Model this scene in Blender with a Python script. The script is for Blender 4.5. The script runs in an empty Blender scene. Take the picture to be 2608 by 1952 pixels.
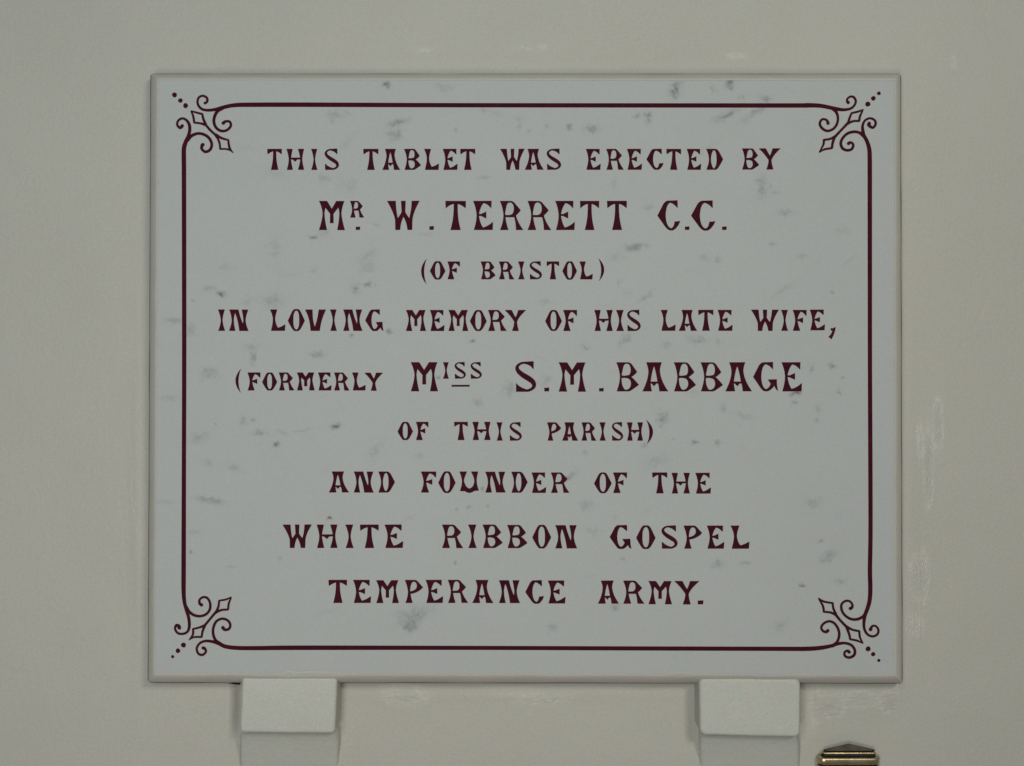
import bpy, bmesh, math, random
import numpy as np
from mathutils import Vector, noise as mnoise
from mathutils.geometry import delaunay_2d_cdt

random.seed(7)
scene = bpy.context.scene
COL = scene.collection

# ------------------------------------------------------------------ scale
# the face of the tablet is the plane y = 0; half a millimetre per photo pixel there
S = 0.0005
DIST = 1.40
CX, CY = 1304.0, 976.0
WALL_Y = 0.048


def P(px, py, y=0.0):
    """a point of the place at depth y seen at photo pixel (px, py)"""
    k = (DIST + y) / DIST * S
    return Vector(((px - CX) * k, y, (CY - py) * k))


# ------------------------------------------------------------------ camera
cam_d = bpy.data.cameras.new("camera")
cam = bpy.data.objects.new("camera", cam_d)
COL.objects.link(cam)
cam.location = (0, -DIST, 0)
cam.rotation_euler = (math.radians(90), 0, 0)
cam_d.sensor_width = 36.0
cam_d.lens = 36.0 * (DIST / S) / 2608.0
cam_d.clip_start = 0.01
cam_d.clip_end = 100
scene.camera = cam

# ------------------------------------------------------------------ light: a dim room
world = bpy.data.worlds.new("World")
scene.world = world
world.use_nodes = True
bg = world.node_tree.nodes["Background"]
bg.inputs[0].default_value = (0.80, 0.90, 0.92, 1)
bg.inputs[1].default_value = 0.145


def area(name, loc, target, sx, sy, power, colour):
    d = bpy.data.lights.new(name, 'AREA')
    d.shape = 'RECTANGLE'
    d.size, d.size_y = sx, sy
    d.energy = power
    d.color = colour
    o = bpy.data.objects.new(name, d)
    o.location = loc
    o.rotation_euler = (Vector(target) - Vector(loc)).to_track_quat('-Z', 'Y').to_euler()
    COL.objects.link(o)
    return o


area("window_light", (0.95, -2.3, 0.90), (0, 0, -0.15), 0.5, 0.4, 20.0, (1.0, 0.975, 0.88))
area("cool_fill_light", (-0.45, -2.1, 0.40), (-0.7, 0, 0.0), 0.6, 0.6, 12.0, (0.78, 0.93, 1.0))  # unseen fill, added to cool and brighten the left side
area("warm_fill_light", (-0.35, -2.1, -0.60), (-0.4, 0, -0.3), 0.5, 0.5, 11.5, (1.0, 0.86, 0.75))  # unseen fill, added to warm and brighten the lower part

scene.view_settings.view_transform = 'Standard'
scene.view_settings.look = 'None'
scene.view_settings.exposure = 0.0
scene.view_settings.gamma = 1.0
scene.view_settings.use_curve_mapping = False


# ------------------------------------------------------------------ materials
class NT:
    def __init__(self, name):
        self.m = bpy.data.materials.new(name)
        self.m.use_nodes = True
        self.t = self.m.node_tree
        self.b = self.t.nodes["Principled BSDF"]

    def n(self, kind, **kw):
        nd = self.t.nodes.new(kind)
        for k, v in kw.items():
            if isinstance(k, str) and hasattr(nd, k):
                setattr(nd, k, v)
        return nd

    def link(self, a, b):
        self.t.links.new(a, b)

    def noise(self, scale, detail=3, rough=0.5, vec=None, dist=0.0):
        nd = self.n('ShaderNodeTexNoise')
        nd.inputs['Scale'].default_value = scale
        nd.inputs['Detail'].default_value = detail
        nd.inputs['Roughness'].default_value = rough
        nd.inputs['Distortion'].default_value = dist
        self.link(vec if vec is not None else self.pos(), nd.inputs['Vector'])
        return nd

    def pos(self):
        if not hasattr(self, '_pos'):
            self._pos = self.n('ShaderNodeNewGeometry').outputs['Position']
        return self._pos

    def stretched(self, sx, sy, sz, rot=0.0):
        mp = self.n('ShaderNodeMapping')
        mp.inputs['Scale'].default_value = (sx, sy, sz)
        mp.inputs['Rotation'].default_value = (0, rot, 0)
        self.link(self.pos(), mp.inputs['Vector'])
        return mp.outputs['Vector']

    def mix(self, fac, a, b, blend='MIX'):
        nd = self.n('ShaderNodeMix')
        nd.data_type = 'RGBA'
        nd.blend_type = blend
        for sock, v in ((nd.inputs[0], fac), (nd.inputs[6], a), (nd.inputs[7], b)):
            if isinstance(v, (int, float)):
                sock.default_value = v
            elif isinstance(v, tuple):
                sock.default_value = (*v, 1) if len(v) == 3 else v
            else:
                self.link(v, sock)
        return nd.outputs[2]

    def ramp(self, src, lo, hi, a=0.0, b=1.0):
        nd = self.n('ShaderNodeMapRange')
        nd.inputs['From Min'].default_value = lo
        nd.inputs['From Max'].default_value = hi
        nd.inputs['To Min'].default_value = a
        nd.inputs['To Max'].default_value = b
        self.link(src, nd.inputs['Value'])
        return nd.outputs['Result']

    def math(self, op, a, b=0.0):
        nd = self.n('ShaderNodeMath')
        nd.operation = op
        for sock, v in ((nd.inputs[0], a), (nd.inputs[1], b)):
            if isinstance(v, (int, float)):
                sock.default_value = v
            else:
                self.link(v, sock)
        return nd.outputs[0]

    def attr(self, name):
        nd = self.n('ShaderNodeAttribute')
        nd.attribute_name = name
        return nd

    def bump(self, height, strength, dist, base=None):
        nd = self.n('ShaderNodeBump')
        if isinstance(strength, (int, float)):
            nd.inputs['Strength'].default_value = strength
        else:
            self.link(strength, nd.inputs['Strength'])
        nd.inputs['Distance'].default_value = dist
        self.link(height, nd.inputs['Height'])
        if base is not None:
            self.link(base, nd.inputs['Normal'])
        return nd.outputs['Normal']


def paint_material(name, base, dirt, ridge=False, grain=0.05):
    t = NT(name)
    big = t.noise(3.0, 4, 0.55)
    fine = t.noise(520.0, 2, 0.6)
    fine2 = t.noise(700.0, 1, 0.5, vec=t.stretched(1, 1, 1, 0.7))
    c = t.mix(t.ramp(big.outputs[0], 0.35, 0.7, 0.0, 0.35), base, dirt)
    # sensor-like grain put into the colour: faint warm and cool mottling
    c = t.mix(grain * 6.5, c, fine.outputs['Color'], 'SOFT_LIGHT')
    c = t.mix(grain * 4.0, c, fine2.outputs['Color'], 'SOFT_LIGHT')
    t.link(c, t.b.inputs['Base Color'])
    roller = t.noise(190.0, 3, 0.6)
    brush = t.noise(60.0, 4, 0.6, vec=t.stretched(3.2, 1, 0.5))
    n1 = t.bump(roller.outputs[0], 0.5, 0.0011)
    n2 = t.bump(brush.outputs[0], 0.30, 0.0010, n1)
    rough = t.ramp(big.outputs[0], 0.3, 0.7, 0.52, 0.62)
    if ridge:
        a = t.attr('gloss')
        streak_v = t.noise(130.0, 5, 0.7, vec=t.stretched(2.4, 1, 0.55))
        streak_h = t.noise(130.0, 5, 0.7, vec=t.stretched(0.6, 1, 1.8))
        st = t.mix(t.attr('across').outputs['Fac'], streak_v.outputs[0], streak_h.outputs[0])
        nc = t.bump(st, a.outputs['Fac'], 0.0065, n2)
        n2 = t.bump(st, a.outputs['Fac'], 0.0014, n2)
        rough = t.math('SUBTRACT', rough, t.math('MULTIPLY', a.outputs['Fac'], 0.22))
        t.link(t.math('MULTIPLY', a.outputs['Fac'], t.ramp(t.noise(75.0, 4, 0.7).outputs[0], 0.40, 0.60, 0.25, 1.0)), t.b.inputs['Coat Weight'])
        t.b.inputs['Coat Roughness'].default_value = 0.30
        t.b.inputs['Coat IOR'].default_value = 2.5
        t.link(nc, t.b.inputs['Coat Normal'])
    t.link(n2, t.b.inputs['Normal'])
    t.link(rough, t.b.inputs['Roughness'])
    t.b.inputs['Specular IOR Level'].default_value = 0.2
    return t.m


def marble_material():
    t = NT("grey_veined_white_marble")
    cloud = t.noise(9.0, 5, 0.6, dist=0.6)
    vein = t.noise(26.0, 5, 0.65, vec=t.stretched(1.0, 1, 1.7, 0.6), dist=0.9)
    fine = t.noise(560.0, 2, 0.6)
    c = t.mix(t.ramp(cloud.outputs[0], 0.4, 0.75, 0.0, 0.22), (0.428, 0.444, 0.438), (0.380, 0.397, 0.392))
    c = t.mix(t.ramp(vein.outputs[0], 0.60, 0.82, 0.0, 0.30), c, (0.32, 0.35, 0.36))
    c = t.mix(0.32, c, fine.outputs['Color'], 'SOFT_LIGHT')
    spots = t.attr('vein_spots')
    c = t.mix(spots.outputs['Fac'], c, (0.095, 0.105, 0.115))
    rust = t.attr('rust_spots')
    c = t.mix(rust.outputs['Fac'], c, (0.115, 0.075, 0.055))
    t.link(c, t.b.inputs['Base Color'])
    t.b.inputs['Roughness'].default_value = 0.6
    t.b.inputs['Specular IOR Level'].default_value = 0.12
    pol = t.noise(45.0, 3, 0.5)
    t.link(t.bump(pol.outputs[0], 0.12, 0.001), t.b.inputs['Normal'])
    return t.m


def maroon_material():
    t = NT("maroon_letter_paint")
    wear = t.noise(38.0, 4, 0.6)
    wear2 = t.noise(160.0, 4, 0.7)
    c = t.mix(t.ramp(wear.outputs[0], 0.40, 0.66), (0.055, 0.0060, 0.0125), (0.038, 0.0050, 0.0140))
    c = t.mix(t.ramp(wear2.outputs[0], 0.56, 0.78, 0.0, 0.5), c, (0.095, 0.024, 0.036))
    t.link(c, t.b.inputs['Base Color'])
    t.link(t.bump(wear2.outputs[0], 0.3, 0.0004), t.b.inputs['Normal'])
    t.b.inputs['Roughness'].default_value = 0.8
    t.b.inputs['Specular IOR Level'].default_value = 0.06
    return t.m


def brass_material(name, col, rough, metal=1.0):
    t = NT(name)
    tar = t.noise(90.0, 4, 0.65)
    c = t.mix(t.ramp(tar.outputs[0], 0.42, 0.72, 0.0, 0.7), col, tuple(x * 0.45 for x in col))
    t.link(c, t.b.inputs['Base Color'])
    t.b.inputs['Metallic'].default_value = metal
    t.b.inputs['Roughness'].default_value = rough
    t.link(t.bump(tar.outputs[0], 0.25, 0.0006), t.b.inputs['Normal'])
    return t.m


M_WALL = paint_material("cream_wall_paint", (0.462, 0.454, 0.402), (0.425, 0.412, 0.360), ridge=True)
M_EDGE = paint_material("cream_paint_lapped_on_edge", (0.565, 0.545, 0.490), (0.50, 0.465, 0.400))
M_CORBEL = paint_material("thick_cream_gloss_paint", (0.500, 0.505, 0.455), (0.455, 0.455, 0.405), grain=0.07)
M_MARBLE = marble_material()
M_LETTER = maroon_material()
M_BRASS = brass_material("tarnished_brass", (0.66, 0.54, 0.32), 0.36)
M_BRONZE = brass_material("dark_bronzed_brass", (0.12, 0.10, 0.075), 0.5)
M_GROOVE = brass_material("blackened_groove", (0.02, 0.02, 0.025), 0.6, 0.5)
t_ = NT("dark_open_joint")
t_j = t_.noise(300, 2)
t_.link(t_.mix(t_j.outputs[0], (0.006, 0.006, 0.007), (0.015, 0.014, 0.012)), t_.b.inputs['Base Color'])
t_.b.inputs['Roughness'].default_value = 0.9
M_GAP = t_.m
t_ = NT("shade_and_grime_in_the_seam")  # dark colour carries the shade of the gap as well as its dirt
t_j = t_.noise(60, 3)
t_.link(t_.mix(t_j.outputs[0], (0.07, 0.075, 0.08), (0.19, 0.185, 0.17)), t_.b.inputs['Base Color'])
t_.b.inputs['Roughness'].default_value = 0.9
M_SHADE_GRIME = t_.m


# ------------------------------------------------------------------ helpers
def put(name, mesh, parent=None, loc=(0, 0, 0)):
    o = bpy.data.objects.new(name, mesh)
    COL.objects.link(o)
    o.location = loc
    if parent is not None:
        o.parent = parent
    return o


def root_empty(name, loc, label, cat, group=None):
    o = bpy.data.objects.new(name, None)
    o.empty_display_size = 0.05
    COL.objects.link(o)
    o.location = loc
    o['label'] = label
    o['category'] = cat
    if group:
        o['group'] = group
    return o


def mesh_from(name, verts, faces, mat, smooth=False):
    me = bpy.data.meshes.new(name)
    me.from_pydata([tuple(v) for v in verts], [], faces)
    me.validate()
    me.update()
    me.materials.append(mat)
    if smooth:
        me.polygons.foreach_set('use_smooth', [True] * len(me.polygons))
    return me


def sm(t):
    return t * t * (3 - 2 * t)


# ------------------------------------------------------------------ wall
def axis(lo, hi, step, outer):
    core = list(np.arange(lo, hi + 0.1, step))
    return np.array([lo - d for d in reversed(outer)] + core + [hi + d for d in outer])


xs = axis(-160, 2768, 5.0, (60, 160, 400, 900, 1800, 3200))
ys = axis(-160, 2112, 5.0, (60, 160, 400, 900, 1800, 3200))
GX, GY = np.meshgrid(xs, ys)
nx, ny = len(xs), len(ys)
rng = np.random.default_rng(3)


def soft_noise(cell, seed):
    """smooth value noise on the photo's pixel grid of the wall plane"""
    r = np.random.default_rng(seed)
    lat = r.standard_normal((220, 220))
    u = (GX + 4200) / cell
    v = (GY + 4200) / cell
    u = np.clip(u, 0, 218)
    v = np.clip(v, 0, 218)
    i, j = u.astype(int), v.astype(int)
    fu, fv = sm(u - i), sm(v - j)
    return (lat[j, i] * (1 - fu) * (1 - fv) + lat[j, i + 1] * fu * (1 - fv)
            + lat[j + 1, i] * (1 - fu) * fv + lat[j + 1, i + 1] * fu * fv)


relief = soft_noise(420, 1) * 0.0017 + soft_noise(150, 2) * 0.00055 + soft_noise(60, 3) * 0.00016


def blob(cx, cy, rx, ry, p=2.0):
    return np.exp(-(np.abs((GX - cx) / rx) ** p + np.abs((GY - cy) / ry) ** p))


# thick paint built up beside the tablet's lower left edge and over the old patch below it
relief += 0.0016 * blob(352, 1350, 16, 420, 2)
relief += 0.0012 * blob(2318, 1250, 20, 420, 2)
relief += 0.0010 * sm(np.clip((2300 - GX) / 10, 0, 1)) * sm(np.clip((GX - 2050) / 40, 0, 1)) * sm(np.clip((GY - 1700) / 30, 0, 1)) * sm(np.clip((1850 - GY) / 60, 0, 1))
relief += 0.0008 * blob(1310, 1772, 480, 14, 2)
relief += 0.0008 * blob(1300, 160, 900, 22, 2)
# hollow shaped beside the left corbel to deepen the shadow there
relief -= 0.010 * np.clip((GX - 580) / 26, 0, 1) ** 1.5 * (GX < 640) * blob(598, 1795, 60, 78, 6)
relief -= 0.0035 * blob(2062, 1790, 16, 70, 4)
# a shallow scratch in the paint at the right
u_ = (GX - 2480) * 0.42 + (GY - 800) * 0.18
d_ = np.abs((GX - 2522) + (GY - 735) * 0.44) / 1.1
relief -= 0.0007 * np.exp(-(d_ / 3.0) ** 2) * ((GY > 735) & (GY < 850))
gloss = np.zeros_like(relief)
across = np.zeros_like(relief)
for cx, cy, rx, ry, k, ac in [
        (2268, 1790, 30, 32, 1.0, 1), (2110, 1800, 50, 36, .9, 1), (2190, 1782, 66, 28, .75, 1),
        (2388, 1085, 14, 75, .9, 0), (2364, 1190, 13, 110, 1.0, 0), (2342, 1130, 12, 70, .6, 0),
        (2342, 1470, 28, 75, .8, 0), (2330, 1590, 30, 45, .5, 0),
        (1030, 1778, 50, 14, .8, 1), (1380, 1780, 80, 14, .6, 1), (1020, 1752, 40, 6, .6, 1),
        (2427, 160, 6, 12, .5, 1), (1080, 128, 30, 9, .26, 1), (1360, 122, 60, 12, .22, 1), (1880, 143, 30, 8, .16, 1),
        (340, 1260, 10, 130, .25, 0)]:
    g = k * blob(cx, cy, rx, ry, 2.6)
    gloss = np.maximum(gloss, g)
    across = np.where(g > 0.02, ac, across)
gloss = np.where(GX > 2298, gloss, gloss * 1.0)
kk = (DIST + WALL_Y) / DIST * S
WX = (GX - CX) * kk
WZ = (CY - GY) * kk
WYY = WALL_Y - relief
co = np.stack([WX, WYY, WZ], -1).reshape(-1, 3)
idx = np.arange(nx * ny).reshape(ny, nx)
q = np.stack([idx[:-1, :-1], idx[1:, :-1], idx[1:, 1:], idx[:-1, 1:]], -1).reshape(-1, 4)


def grid_mesh(name, co, q, mat):
    me = bpy.data.meshes.new(name)
    me.vertices.add(len(co))
    me.vertices.foreach_set('co', co.astype(np.float32).ravel())
    me.loops.add(q.size)
    me.loops.foreach_set('vertex_index', q.astype(np.int32).ravel())
    me.polygons.add(len(q))
    me.polygons.foreach_set('loop_start', np.arange(0, q.size, 4, dtype=np.int32))
    me.update(calc_edges=True)
    me.polygons.foreach_set('use_smooth', np.ones(len(q), dtype=bool))
    me.materials.append(mat)
    return me


me = grid_mesh("wall", co, q, M_WALL)
for nm, arr in (('gloss', gloss), ('across', across)):
    at = me.attributes.new(nm, 'FLOAT', 'POINT')
    at.data.foreach_set('value', arr.astype(np.float32).ravel())
wall = put("wall", me)
wall['kind'] = 'structure'

# ------------------------------------------------------------------ the tablet
TB = P(1336, 1738, WALL_Y)      # foot of the tablet on the wall
tablet = root_empty("memorial_tablet", TB,
                    "white grey-veined marble memorial tablet with maroon inscription and scrolled border, on the cream wall", "tablet")

FACE = {'tl': (404, 203), 'tr': (2279, 205), 'br': (2278, 1719), 'bl': (395, 1716)}
OUT = {'tl': (385, 189), 'tr': (2293, 189), 'br': (2297, 1740), 'bl': (378, 1738)}


def bil(c, u, v):
    return ((c['tl'][0] * (1 - u) + c['tr'][0] * u) * (1 - v) + (c['bl'][0] * (1 - u) + c['br'][0] * u) * v,
            (c['tl'][1] * (1 - u) + c['tr'][1] * u) * (1 - v) + (c['bl'][1] * (1 - u) + c['br'][1] * u) * v)


# natural marks of the marble, each where it lies on the face: x, y, rx, ry, turn, strength, kind
MK = []


def marks(ox, oy, rows):
    for r in rows:
        X, Y, rx, ry, a, k = r[:6]
        MK.append((ox + X / 2.3, oy + Y / 2.3, rx / 2.3, ry / 2.3, a, k, r[6] if len(r) > 6 else 0))


marks(380, 180, [
    (1390, 82, 18, 10, -10, .6), (1090, 262, 28, 18, 0, .3), (1460, 302, 38, 12, -15, .42), (1440, 375, 28, 22, 0, .3),
    (965, 980, 14, 8, 0, .7), (423, 1307, 16, 9, 10, .75), (350, 1275, 22, 12, 0, .25), (1205, 1280, 18, 26, 20, .33),
    (1288, 1258, 18, 9, 0, .5), (1275, 1090, 40, 14, -30, .2), (1405, 1530, 14, 8, 0, .6), (1185, 1550, 8, 6, 0, .5),
    (715, 1350, 45, 25, 0, .22), (580, 1350, 20, 30, 0, .13, 1), (145, 1465, 45, 12, 0, .25), (240, 1515, 22, 25, 0, .2),
    (1965, 628, 25, 8, 0, .25), (1025, 630, 22, 15, 0, .2), (740, 1040, 25, 50, 0, .12), (1285, 1150, 35, 25, -20, .12),
    (1895, 1583, 12, 6, 0, .55), (600, 1620, 30, 15, 0, .2), (1330, 905, 10, 6, 0, .3, 1), (1730, 90, 40, 15, 0, .15),
    (2030, 255, 25, 12, 0, .15), (1960, 230, 18, 10, 0, .25), (2170, 330, 10, 8, 0, .3), (1795, 350, 8, 6, 0, .3),
    (2165, 290, 20, 15, 0, .15), (260, 1345, 10, 5, 0, .35, 1), (970, 1170, 18, 20, 0, .15), (1620, 960, 30, 6, 0, .15),
    (1025, 950, 20, 20, 0, .18, 1), (1165, 250, 20, 8, 30, .2), (740, 600, 60, 20, 20, .07), (450, 1150, 30, 20, 0, .1),
    (1160, 420, 40, 12, -50, .12), (1170, 680, 30, 25, 0, .12), (570, 450, 30, 8, 0, .1)])
marks(1340, 180, [
    (880, 110, 18, 38, 25, .52), (1195, 50, 18, 28, 0, .55), (1200, 98, 12, 10, 0, .5), (1095, 110, 10, 15, 0, .3),
    (1270, 155, 14, 12, 0, .3), (1410, 170, 25, 18, 0, .3), (1170, 262, 48, 13, -25, .5), (1340, 250, 60, 13, -35, .3),
    (715, 262, 12, 12, 0, .5), (650, 265, 12, 12, 0, .35), (712, 295, 14, 14, 0, .25), (255, 325, 14, 12, 0, .4),
    (380, 340, 28, 14, 10, .36), (120, 325, 8, 8, 0, .3), (15, 350, 10, 8, 0, .3), (1385, 680, 25, 40, 0, .28),
    (1460, 715, 15, 8, 0, .2), (1520, 835, 30, 14, 0, .25), (640, 1035, 42, 13, -8, .52), (1120, 1118, 14, 14, 0, .3),
    (1040, 1100, 20, 15, 0, .15), (520, 1095, 25, 20, 0, .15), (690, 1330, 40, 8, -35, .25), (1500, 1290, 60, 10, -35, .15),
    (580, 1580, 30, 18, -40, .3), (345, 1620, 14, 8, 0, .4), (1010, 1580, 40, 14, 0, .25), (1120, 1590, 8, 15, 0, .3),
    (820, 1610, 20, 15, 0, .2), (1790, 1300, 8, 8, 0, .3), (1620, 1085, 20, 10, 0, .2), (1440, 1015, 14, 8, 0, .25),
    (110, 1355, 28, 10, 0, .2), (545, 1235, 10, 10, 0, .2), (710, 800, 20, 14, 0, .2), (520, 665, 10, 20, 0, .15),
    (1050, 460, 40, 12, -40, .1), (1900, 1110, 30, 6, -35, .14), (1850, 940, 30, 20, 0, .1), (600, 1300, 20, 10, 0, .12)])
marks(380, 900, [
    (355, 125, 35, 22, 0, .25), (610, 25, 12, 25, 0, .3), (985, 10, 30, 12, 0, .3), (1092, 428, 18, 10, -10, .75, 1),
    (748, 530, 12, 9, 0, .8, 1), (650, 465, 28, 12, 0, .28), (605, 392, 10, 8, 0, .4), (385, 415, 8, 6, 0, .4),
    (550, 395, 12, 20, 0, .2), (285, 495, 45, 20, -20, .2), (900, 450, 40, 6, -10, .2), (780, 465, 25, 8, 20, .2),
    (500, 670, 35, 12, 20, .2), (355, 862, 58, 12, 10, .36), (1320, 575, 22, 40, 30, .18), (1925, 285, 22, 20, 0, .2),
    (1695, 145, 9, 6, 0, .8), (2110, 205, 25, 25, 0, .25), (1055, 968, 11, 5, -30, .95, 1), (1872, 903, 10, 6, 0, .35),
    (1985, 900, 7, 7, 0, .4), (1805, 912, 5, 5, 0, .35), (1795, 1228, 7, 7, 0, .35), (1580, 605, 20, 10, 0, .15),
    (475, 1250, 20, 5, 0, .25, 1), (765, 1200, 10, 8, 0, .15), (243, 1160, 5, 9, 0, .5), (270, 1050, 25, 10, 0, .15),
    (1550, 1540, 70, 30, -20, .28), (1530, 1590, 30, 25, 0, .4), (1545, 1608, 12, 8, 0, .5), (1480, 1530, 25, 20, 0, .2),
    (1610, 1530, 30, 12, -20, .2), (1952, 792, 7, 8, 0, .5), (1520, 965, 60, 6, -30, .10, 1), (1040, 1515, 60, 8, -20, .09, 1),
    (345, 640, 25, 15, 0, .15), (120, 260, 40, 10, 0, .15), (90, 870, 40, 8, 0, .12)])
marks(1340, 900, [
    (1790, 70, 14, 16, 20, .5), (1675, 95, 10, 10, 0, .35), (1858, 145, 8, 8, 0, .4), (1830, 225, 10, 10, 0, .35),
    (1575, 232, 20, 10, -20, .7), (1575, 292, 10, 12, 0, .35), (1715, 325, 12, 16, 0, .25), (1705, 395, 12, 12, 0, .3),
    (800, 385, 20, 28, 15, .35), (790, 355, 14, 10, 0, .3), (995, 523, 16, 6, 0, .6), (1125, 528, 10, 9, 0, .35),
    (865, 505, 6, 6, 0, .3), (1155, 320, 12, 20, 0, .2), (1280, 365, 50, 10, 10, .15), (770, 635, 50, 25, -20, .15),
    (245, 730, 35, 9, -35, .42), (110, 170, 25, 25, 0, .2), (355, 895, 25, 18, 0, .22), (515, 965, 10, 8, 0, .2),
    (1675, 875, 35, 15, 0, .2), (400, 1040, 25, 15, 0, .15), (1730, 1098, 8, 5, 0, .5, 1), (1780, 1190, 40, 18, -30, .28),
    (1745, 1215, 14, 8, 0, .25), (1125, 1235, 28, 16, 0, .25), (1282, 1230, 16, 7, 0, .55), (562, 1210, 8, 8, 0, .3),
    (1840, 1335, 20, 12, 0, .3), (1615, 1360, 9, 7, 0, .75, 1), (525, 1485, 20, 12, 0, .35), (1485, 1590, 30, 20, 0, .18),
    (150, 1610, 20, 18, 0, .2), (340, 575, 12, 12, 0, .2), (690, 540, 15, 10, 0, .25), (980, 235, 30, 14, 0, .12)])

nu, nv = 640, 512
U, V = np.meshgrid(np.linspace(0, 1, nu + 1), np.linspace(0, 1, nv + 1))
FX, FY = bil(FACE, U, V)
spots = np.zeros_like(FX)
rust = np.zeros_like(FX)
lat = np.random.default_rng(11).standard_normal((200, 200))


def vnoise(X, Y, cell):
    u, v = X / cell % 198, Y / cell % 198
    i, j = u.astype(int), v.astype(int)
    fu, fv = sm(u - i), sm(v - j)
    return (lat[j, i] * (1 - fu) * (1 - fv) + lat[j, i + 1] * fu * (1 - fv)
            + lat[j + 1, i] * (1 - fu) * fv + lat[j + 1, i + 1] * fu * fv)


for (mx, my, rx, ry, a, k, kind) in MK:
    r = max(rx, ry) * 3.2 + 6
    j0, j1 = np.searchsorted(FY[:, nu // 2], [my - r, my + r])
    i0, i1 = np.searchsorted(FX[nv // 2], [mx - r, mx + r])
    sx, sy = FX[j0:j1, i0:i1], FY[j0:j1, i0:i1]
    wob = 0.5 * min(rx, ry) + 0.6
    dx = sx - mx + wob * vnoise(sx + 31 * k, sy, 9.0)
    dy = sy - my + wob * vnoise(sx, sy + 57, 9.0)
    c, s = math.cos(math.radians(a)), math.sin(math.radians(a))
    p = (dx * c + dy * s) / (rx * 1.25)
    w = (-dx * s + dy * c) / (ry * 1.25)
    g = k * np.exp(-(p * p + w * w) ** 0.9) * (1.0 + 0.25 * vnoise(sx, sy, 5.0))
    tgt = rust if kind else spots
    tgt[j0:j1, i0:i1] = np.maximum(tgt[j0:j1, i0:i1], g * (1.1 if kind else 1.15))
spots = np.clip(spots, 0, 0.9)
rust = np.clip(rust, 0, 0.95)

face_co = np.stack([(FX - CX) * S - TB.x, np.zeros_like(FX) - TB.y, (CY - FY) * S - TB.z], -1).reshape(-1, 3)
gi = np.arange((nu + 1) * (nv + 1)).reshape(nv + 1, nu + 1)
fq = np.stack([gi[:-1, :-1], gi[1:, :-1], gi[1:, 1:], gi[:-1, 1:]], -1).reshape(-1, 4)
# back of the slab, joined round its rim so that it is a solid stone
rim = list(gi[0, :-1]) + list(gi[:-1, -1]) + list(gi[-1, :0:-1]) + list(gi[:0:-1, 0])
back = face_co[rim].copy()
back[:, 1] = WALL_Y + 0.004 - TB.y
nb = len(face_co)
rq = [(rim[i], rim[(i + 1) % len(rim)], nb + (i + 1) % len(rim), nb + i) for i in range(len(rim))]
me = grid_mesh("marble_slab", np.vstack([face_co, back]), np.vstack([fq, np.array(rq)]), M_MARBLE)
me.polygons.foreach_set('use_smooth', np.zeros(len(me.polygons), dtype=bool))
for nm, arr in (('vein_spots', spots), ('rust_spots', rust)):
    at = me.attributes.new(nm, 'FLOAT', 'POINT')
    at.data.foreach_set('value', np.concatenate([arr.ravel(), np.zeros(len(back))]).astype(np.float32))
slab = put("marble_slab", me, tablet)


# bevelled edge with the wall paint lapped over it: four lengths meeting at mitres
def edge_length(c0, c1, seed):
    n = 160
    verts, faces = [], []
    prof = [(0.0, -0.0006), (0.06, -0.0003), (0.28, 0.0022), (0.50, 0.0062), (0.70, 0.0112), (0.85, 0.0160), (0.94, 0.0205), (0.985, 0.0250), (1.0, 0.0300), (1.0, WALL_Y + 0.004)]
    for i in range(n + 1):
        t = i / n
        a = [FACE[c0][k] * (1 - t) + FACE[c1][k] * t for k in (0, 1)]
        b = [OUT[c0][k] * (1 - t) + OUT[c1][k] * t for k in (0, 1)]
        env = min(1, min(t, 1 - t) * 12)
        wob = mnoise.noise(Vector((t * 26, seed, 0))) * 1.3 * env
        wob2 = mnoise.noise(Vector((t * 14, seed + 9, 0))) * 1.0 * env
        for w, d in prof:
            ww = w + (wob * 0.06 if w < 0.9 else 0.0) + (wob2 * 0.05 if w > 0.5 else 0)
            ww -= 0.04 if w == 0 else 0
            x = a[0] * (1 - ww) + b[0] * ww
            y = a[1] * (1 - ww) + b[1] * ww
            if c0 == 'br' and w < 0.2:      # brush strokes of wall paint straying up over the stone
                y -= 7 * math.exp(-((x - 800) / 75) ** 2) + 7 * math.exp(-((x - 735) / 12) ** 2) + 6 * math.exp(-((x - 1738) / 26) ** 2) + 4 * math.exp(-((x - 2040) / 22) ** 2)
            q = P(x, y, d)
            if d > 0.032:       # the side runs straight back into the wall
                q = Vector((verts[-1].x + TB.x, d, verts[-1].z + TB.z))
            verts.append(q - TB)
    m = len(prof)
    for i in range(n):
        for j in range(m - 1):
            faces.append((i * m + j, i * m + j + 1, (i + 1) * m + j + 1, (i + 1) * m + j))
    return mesh_from("painted_edge", verts, faces, M_EDGE, True)


for k, (a, b) in enumerate((('tl', 'tr'), ('tr', 'br'), ('br', 'bl'), ('bl', 'tl'))):
    put("painted_edge", edge_length(a, b, k * 3.7), tablet)


# ------------------------------------------------------------------ flat cut shapes (letters, scrolls)
def bez(path, n=7):
    out = []
    for e in path:
        if len(e) == 2:
            out.append((float(e[0]), float(e[1])))
        else:
            x0, y0 = out[-1]
            cx, cy, x1, y1 = e
            for i in range(1, n + 1):
                t = i / n
                out.append(((1 - t) ** 2 * x0 + 2 * t * (1 - t) * cx + t * t * x1,
                            (1 - t) ** 2 * y0 + 2 * t * (1 - t) * cy + t * t * y1))
    if math.dist(out[0], out[-1]) < 1e-4:
        out.pop()
    return out


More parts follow.
